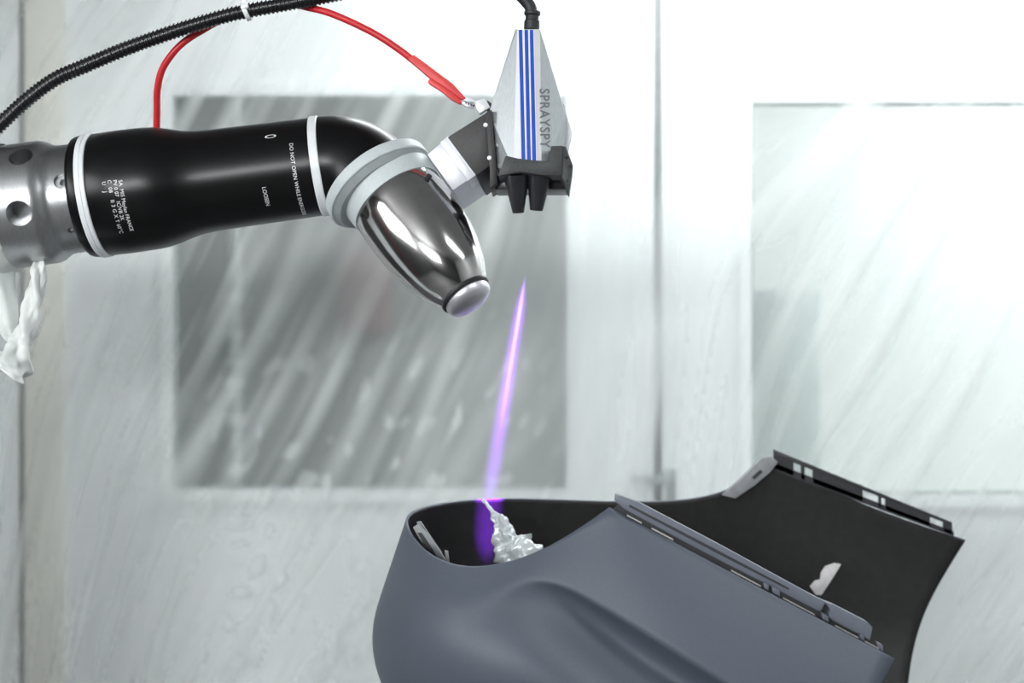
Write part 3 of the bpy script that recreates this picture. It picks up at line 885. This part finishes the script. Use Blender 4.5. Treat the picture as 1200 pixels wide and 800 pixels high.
# far rail with open slots
FD = 2.352
def fl(x, t):   # t 0 at the top edge, 1 at the wall rim
    top = 526.5 + (x - 907) * (611.5 - 526.5) / (1115 - 907)
    rim = 543 + (x - 907) * (622 - 543) / (1115 - 907)
    return top + (rim - top) * t
def fl_poly(x0, x1, t0, t1): return [(x0, fl(x0, t0)), (x1, fl(x1, t0)), (x1, fl(x1, t1)), (x0, fl(x0, t1))]
fr = prism('far_rail', fl_poly(907, 1116, 0, 0.38), FD, 0.008, 'bumper_dark', bu, bevel=0.001)
xs = [907, 930, 939, 943, 953, 1011, 1030, 1033, 1038, 1090, 1106, 1116]
for k in range(0, len(xs), 2):
    prism('rail_tab', fl_poly(xs[k], xs[k + 1], 0.3, 1.35), FD, 0.006, 'bumper_dark', fr)
prism('rail_base', fl_poly(907, 1118, 0.95, 1.5), FD, 0.006, 'bumper_dark', fr)
# slotted lip folded at the far shoulder, its rim light painted as paler grey
lip = prism('folded_lip', [(846, 580), (868, 561), (893, 536), (903, 534.5), (912, 541), (903, 553), (884, 569), (862, 584)], 2.335, 0.01, 'bumper_lip', bu, bevel=0.0012)
prism('lip_slot', [(881, 559), (891, 550), (894, 553), (884, 562)], 2.3335, 0.004, 'bumper_dark', lip)
# inner strip inside the nose
strip = prism('inner_strip', [(484, 618), (490, 614), (502, 626), (515, 645), (526, 661), (521, 665), (508, 654), (494, 636)], 1.965, 0.006, 'bumper_lip', bu, bevel=0.0008)
prism('strip_slot', [(489, 624), (494, 624), (505, 640), (513, 654), (508, 652), (497, 638)], 1.9635, 0.003, 'bumper_dark', strip)
prism('inner_rib', [(488, 612), (493, 611), (518, 648), (514, 650)], 1.985, 0.006, 'bumper_lip', strip)
prism('inner_rib', [(521, 645), (525, 646), (527, 664), (523, 664)], 1.95, 0.006, 'bumper_lip', strip)
# sticker on the far inner wall
stk = prism('sticker', [(949, 687), (955, 680), (961, 679), (962, 671), (967, 663), (978, 659.5), (986, 661), (976, 677), (963, 697), (956, 697)], 2.345, 0.003, 'sticker', bu, bevel=0.0008)
tag(stk, 'pale torn sticker')
# stand below the picture
st = empty('part_stand', (0.25, 2.0, 0), 'grey steel stand carrying the bumper cover', 'stand')
dg = bpy.context.evaluated_depsgraph_get(); dg.update()
ev = shell.evaluated_get(dg)
low = min((ev.matrix_world @ v_.co for v_ in ev.data.vertices), key=lambda p_: p_.z)
SX, SY, zt = low.x - 0.01, low.y, low.z + 0.001
lathe('post', [(0, 0.02), (zt - 0.018, 0.02), (zt - 0.018, 0.014), (zt - 0.018 + 0.002, 0.012)], Vector((SX, SY, 0.018)), Vector((0.00001, 0, 1)), 'stand', st, seg=24)
box('foot_plate', SX - 0.3, SX + 0.3, SY - 0.25, SY + 0.25, 0, 0.02, 'stand', st, bevel=0.004)

# crumpled clear film scrap inside the hollow
def scrap():
    ctr = [P(566, 585, 2.16), P(573, 594, 2.155), P(580, 604, 2.15), P(588, 618, 2.13), P(594, 633, 2.12), P(602, 646, 2.11), P(612, 658, 2.10), P(618, 675, 2.10)]
    path = catmull(ctr, 12)
    n = len(path)
    def rad(i):
        t = i / (n - 1)
        return (2.0 + 8 * smooth01(0.2, 0.4, t) + 15 * smooth01(0.42, 0.85, t)) * K
    def fn(i, a):
        p = Vector((math.cos(a) * 1.6, math.sin(a) * 1.6, i * 0.16))
        return rad(i) * (0.7 * noise.noise(p * 0.9) + 0.25 * noise.noise(p * 1.9))
    v, f = tube_data(path, rad, 40, fn)
    o = part('film_scrap', v, f, 'foil', None, ang=50)
    tag(o, 'crumpled shiny scrap of film stuffed in the bumper hollow', 'plastic scrap')
scrap()

# ================================================================== VIOLET LASER BEAM
NZ = P(628.5, 246, 1.962)
TG = P(566, 625, 2.27)
bd = (TG - NZ)
BL = bd.length
def beam_part(name, t0, t1, r0, r1, color, strength, parent, power, f_in, f_out):
    """volume that glows along the beam; its own axis is the object's Z"""
    org = NZ + bd * t0
    L = BL * (t1 - t0)
    seg, n = 24, 16
    v, f = [], []
    for i in range(n + 1):
        t = i / n
        r = (r0 + (r1 - r0) * t) * (min(1, 0.02 + t * 6))
        for k in range(seg):
            a = 2 * PI * k / seg
            v.append((r * math.cos(a), r * math.sin(a), L * t))
    for i in range(n):
        for k in range(seg):
            k2 = (k + 1) % seg
            f.append((i * seg + k, i * seg + k2, (i + 1) * seg + k2, (i + 1) * seg + k))
    f.append(tuple(range(seg))); f.append(tuple(range(n * seg, (n + 1) * seg)))
    m = bpy.data.materials.new(name + '_glow'); m.use_nodes = True
    nt = m.node_tree; nt.nodes.clear()
    L_ = nt.links.new
    tc = nt.nodes.new('ShaderNodeTexCoord')
    sp = nt.nodes.new('ShaderNodeSeparateXYZ'); L_(tc.outputs['Object'], sp.inputs[0])
    def mth(op, a, b=None, clamp=False):
        q = nt.nodes.new('ShaderNodeMath'); q.operation = op; q.use_clamp = clamp
        for i_, s_ in enumerate((a, b)):
            if s_ is None: continue
            if isinstance(s_, (int, float)): q.inputs[i_].default_value = s_
            else: L_(s_, q.inputs[i_])
        return q.outputs[0]
    t = mth('DIVIDE', sp.outputs['Z'], L)
    rad = mth('SQRT', mth('ADD', mth('MULTIPLY', sp.outputs['X'], sp.outputs['X']), mth('MULTIPLY', sp.outputs['Y'], sp.outputs['Y'])))
    rmax = mth('ADD', mth('MULTIPLY', t, r1 - r0), r0)
    prof = mth('SUBTRACT', 1.0, mth('DIVIDE', rad, rmax), True)
    prof = mth('POWER', prof, power)
    fi = mth('DIVIDE', t, f_in, True)
    fo = mth('DIVIDE', mth('SUBTRACT', 1.0, t), f_out, True)
    k = mth('MULTIPLY', mth('MULTIPLY', prof, fi), fo)
    # same brightness however wide the glow: divide by width
    k = mth('MULTIPLY', k, mth('DIVIDE', r0, rmax))
    e = nt.nodes.new('ShaderNodeEmission'); e.inputs[0].default_value = (*color, 1)
    L_(mth('MULTIPLY', k, strength), e.inputs[1])
    o_ = nt.nodes.new('ShaderNodeOutputMaterial'); L_(e.outputs[0], o_.inputs['Volume'])
    o = from_data(name, v, f, m)
    o.rotation_euler = bd.to_track_quat('Z', 'Y').to_euler()
    o.location = org
    if parent is not None: adopt(o, parent)
    return o
def ty(py): return (P(0, py, 1.0).z - 0, py)[1]
def t_at(py):
    # parameter along the beam whose picture height is py
    lo, hi = 0.0, 1.0
    for _ in range(40):
        mid = (lo + hi) / 2
        p = NZ + bd * mid
        y = 400 + (ZC - p.z) / (S * p.y)
        if y < py: lo = mid
        else: hi = mid
    return lo
lb = empty('laser_beam', NZ + bd * 0.5, 'violet glowing laser beam falling from the sensor nozzle into the bumper', 'laser beam')
beam_part('beam_core', t_at(318), t_at(500), 3.0 * K, 4.0 * K, (0.60, 0.34, 1.0), 190.0, lb, 0.8, 0.25, 0.8)
beam_part('beam_glow', t_at(316), t_at(612), 9 * K, 17 * K, (0.34, 0.06, 1.0), 72.0, lb, 1.5, 0.15, 0.5)
sl = bpy.data.lights.new('laser_light', 'SPOT')
sl.color = (0.28, 0.03, 1.0)
sl.energy = 420.0
sl.spot_size = math.radians(6.4)
sl.spot_blend = 1.0
sl.shadow_soft_size = 0.004
slo = bpy.data.objects.new('laser_light', sl)
slo.location = NZ + bd * 0.012
slo.rotation_euler = bd.to_track_quat('-Z', 'Y').to_euler()
COL.objects.link(slo)
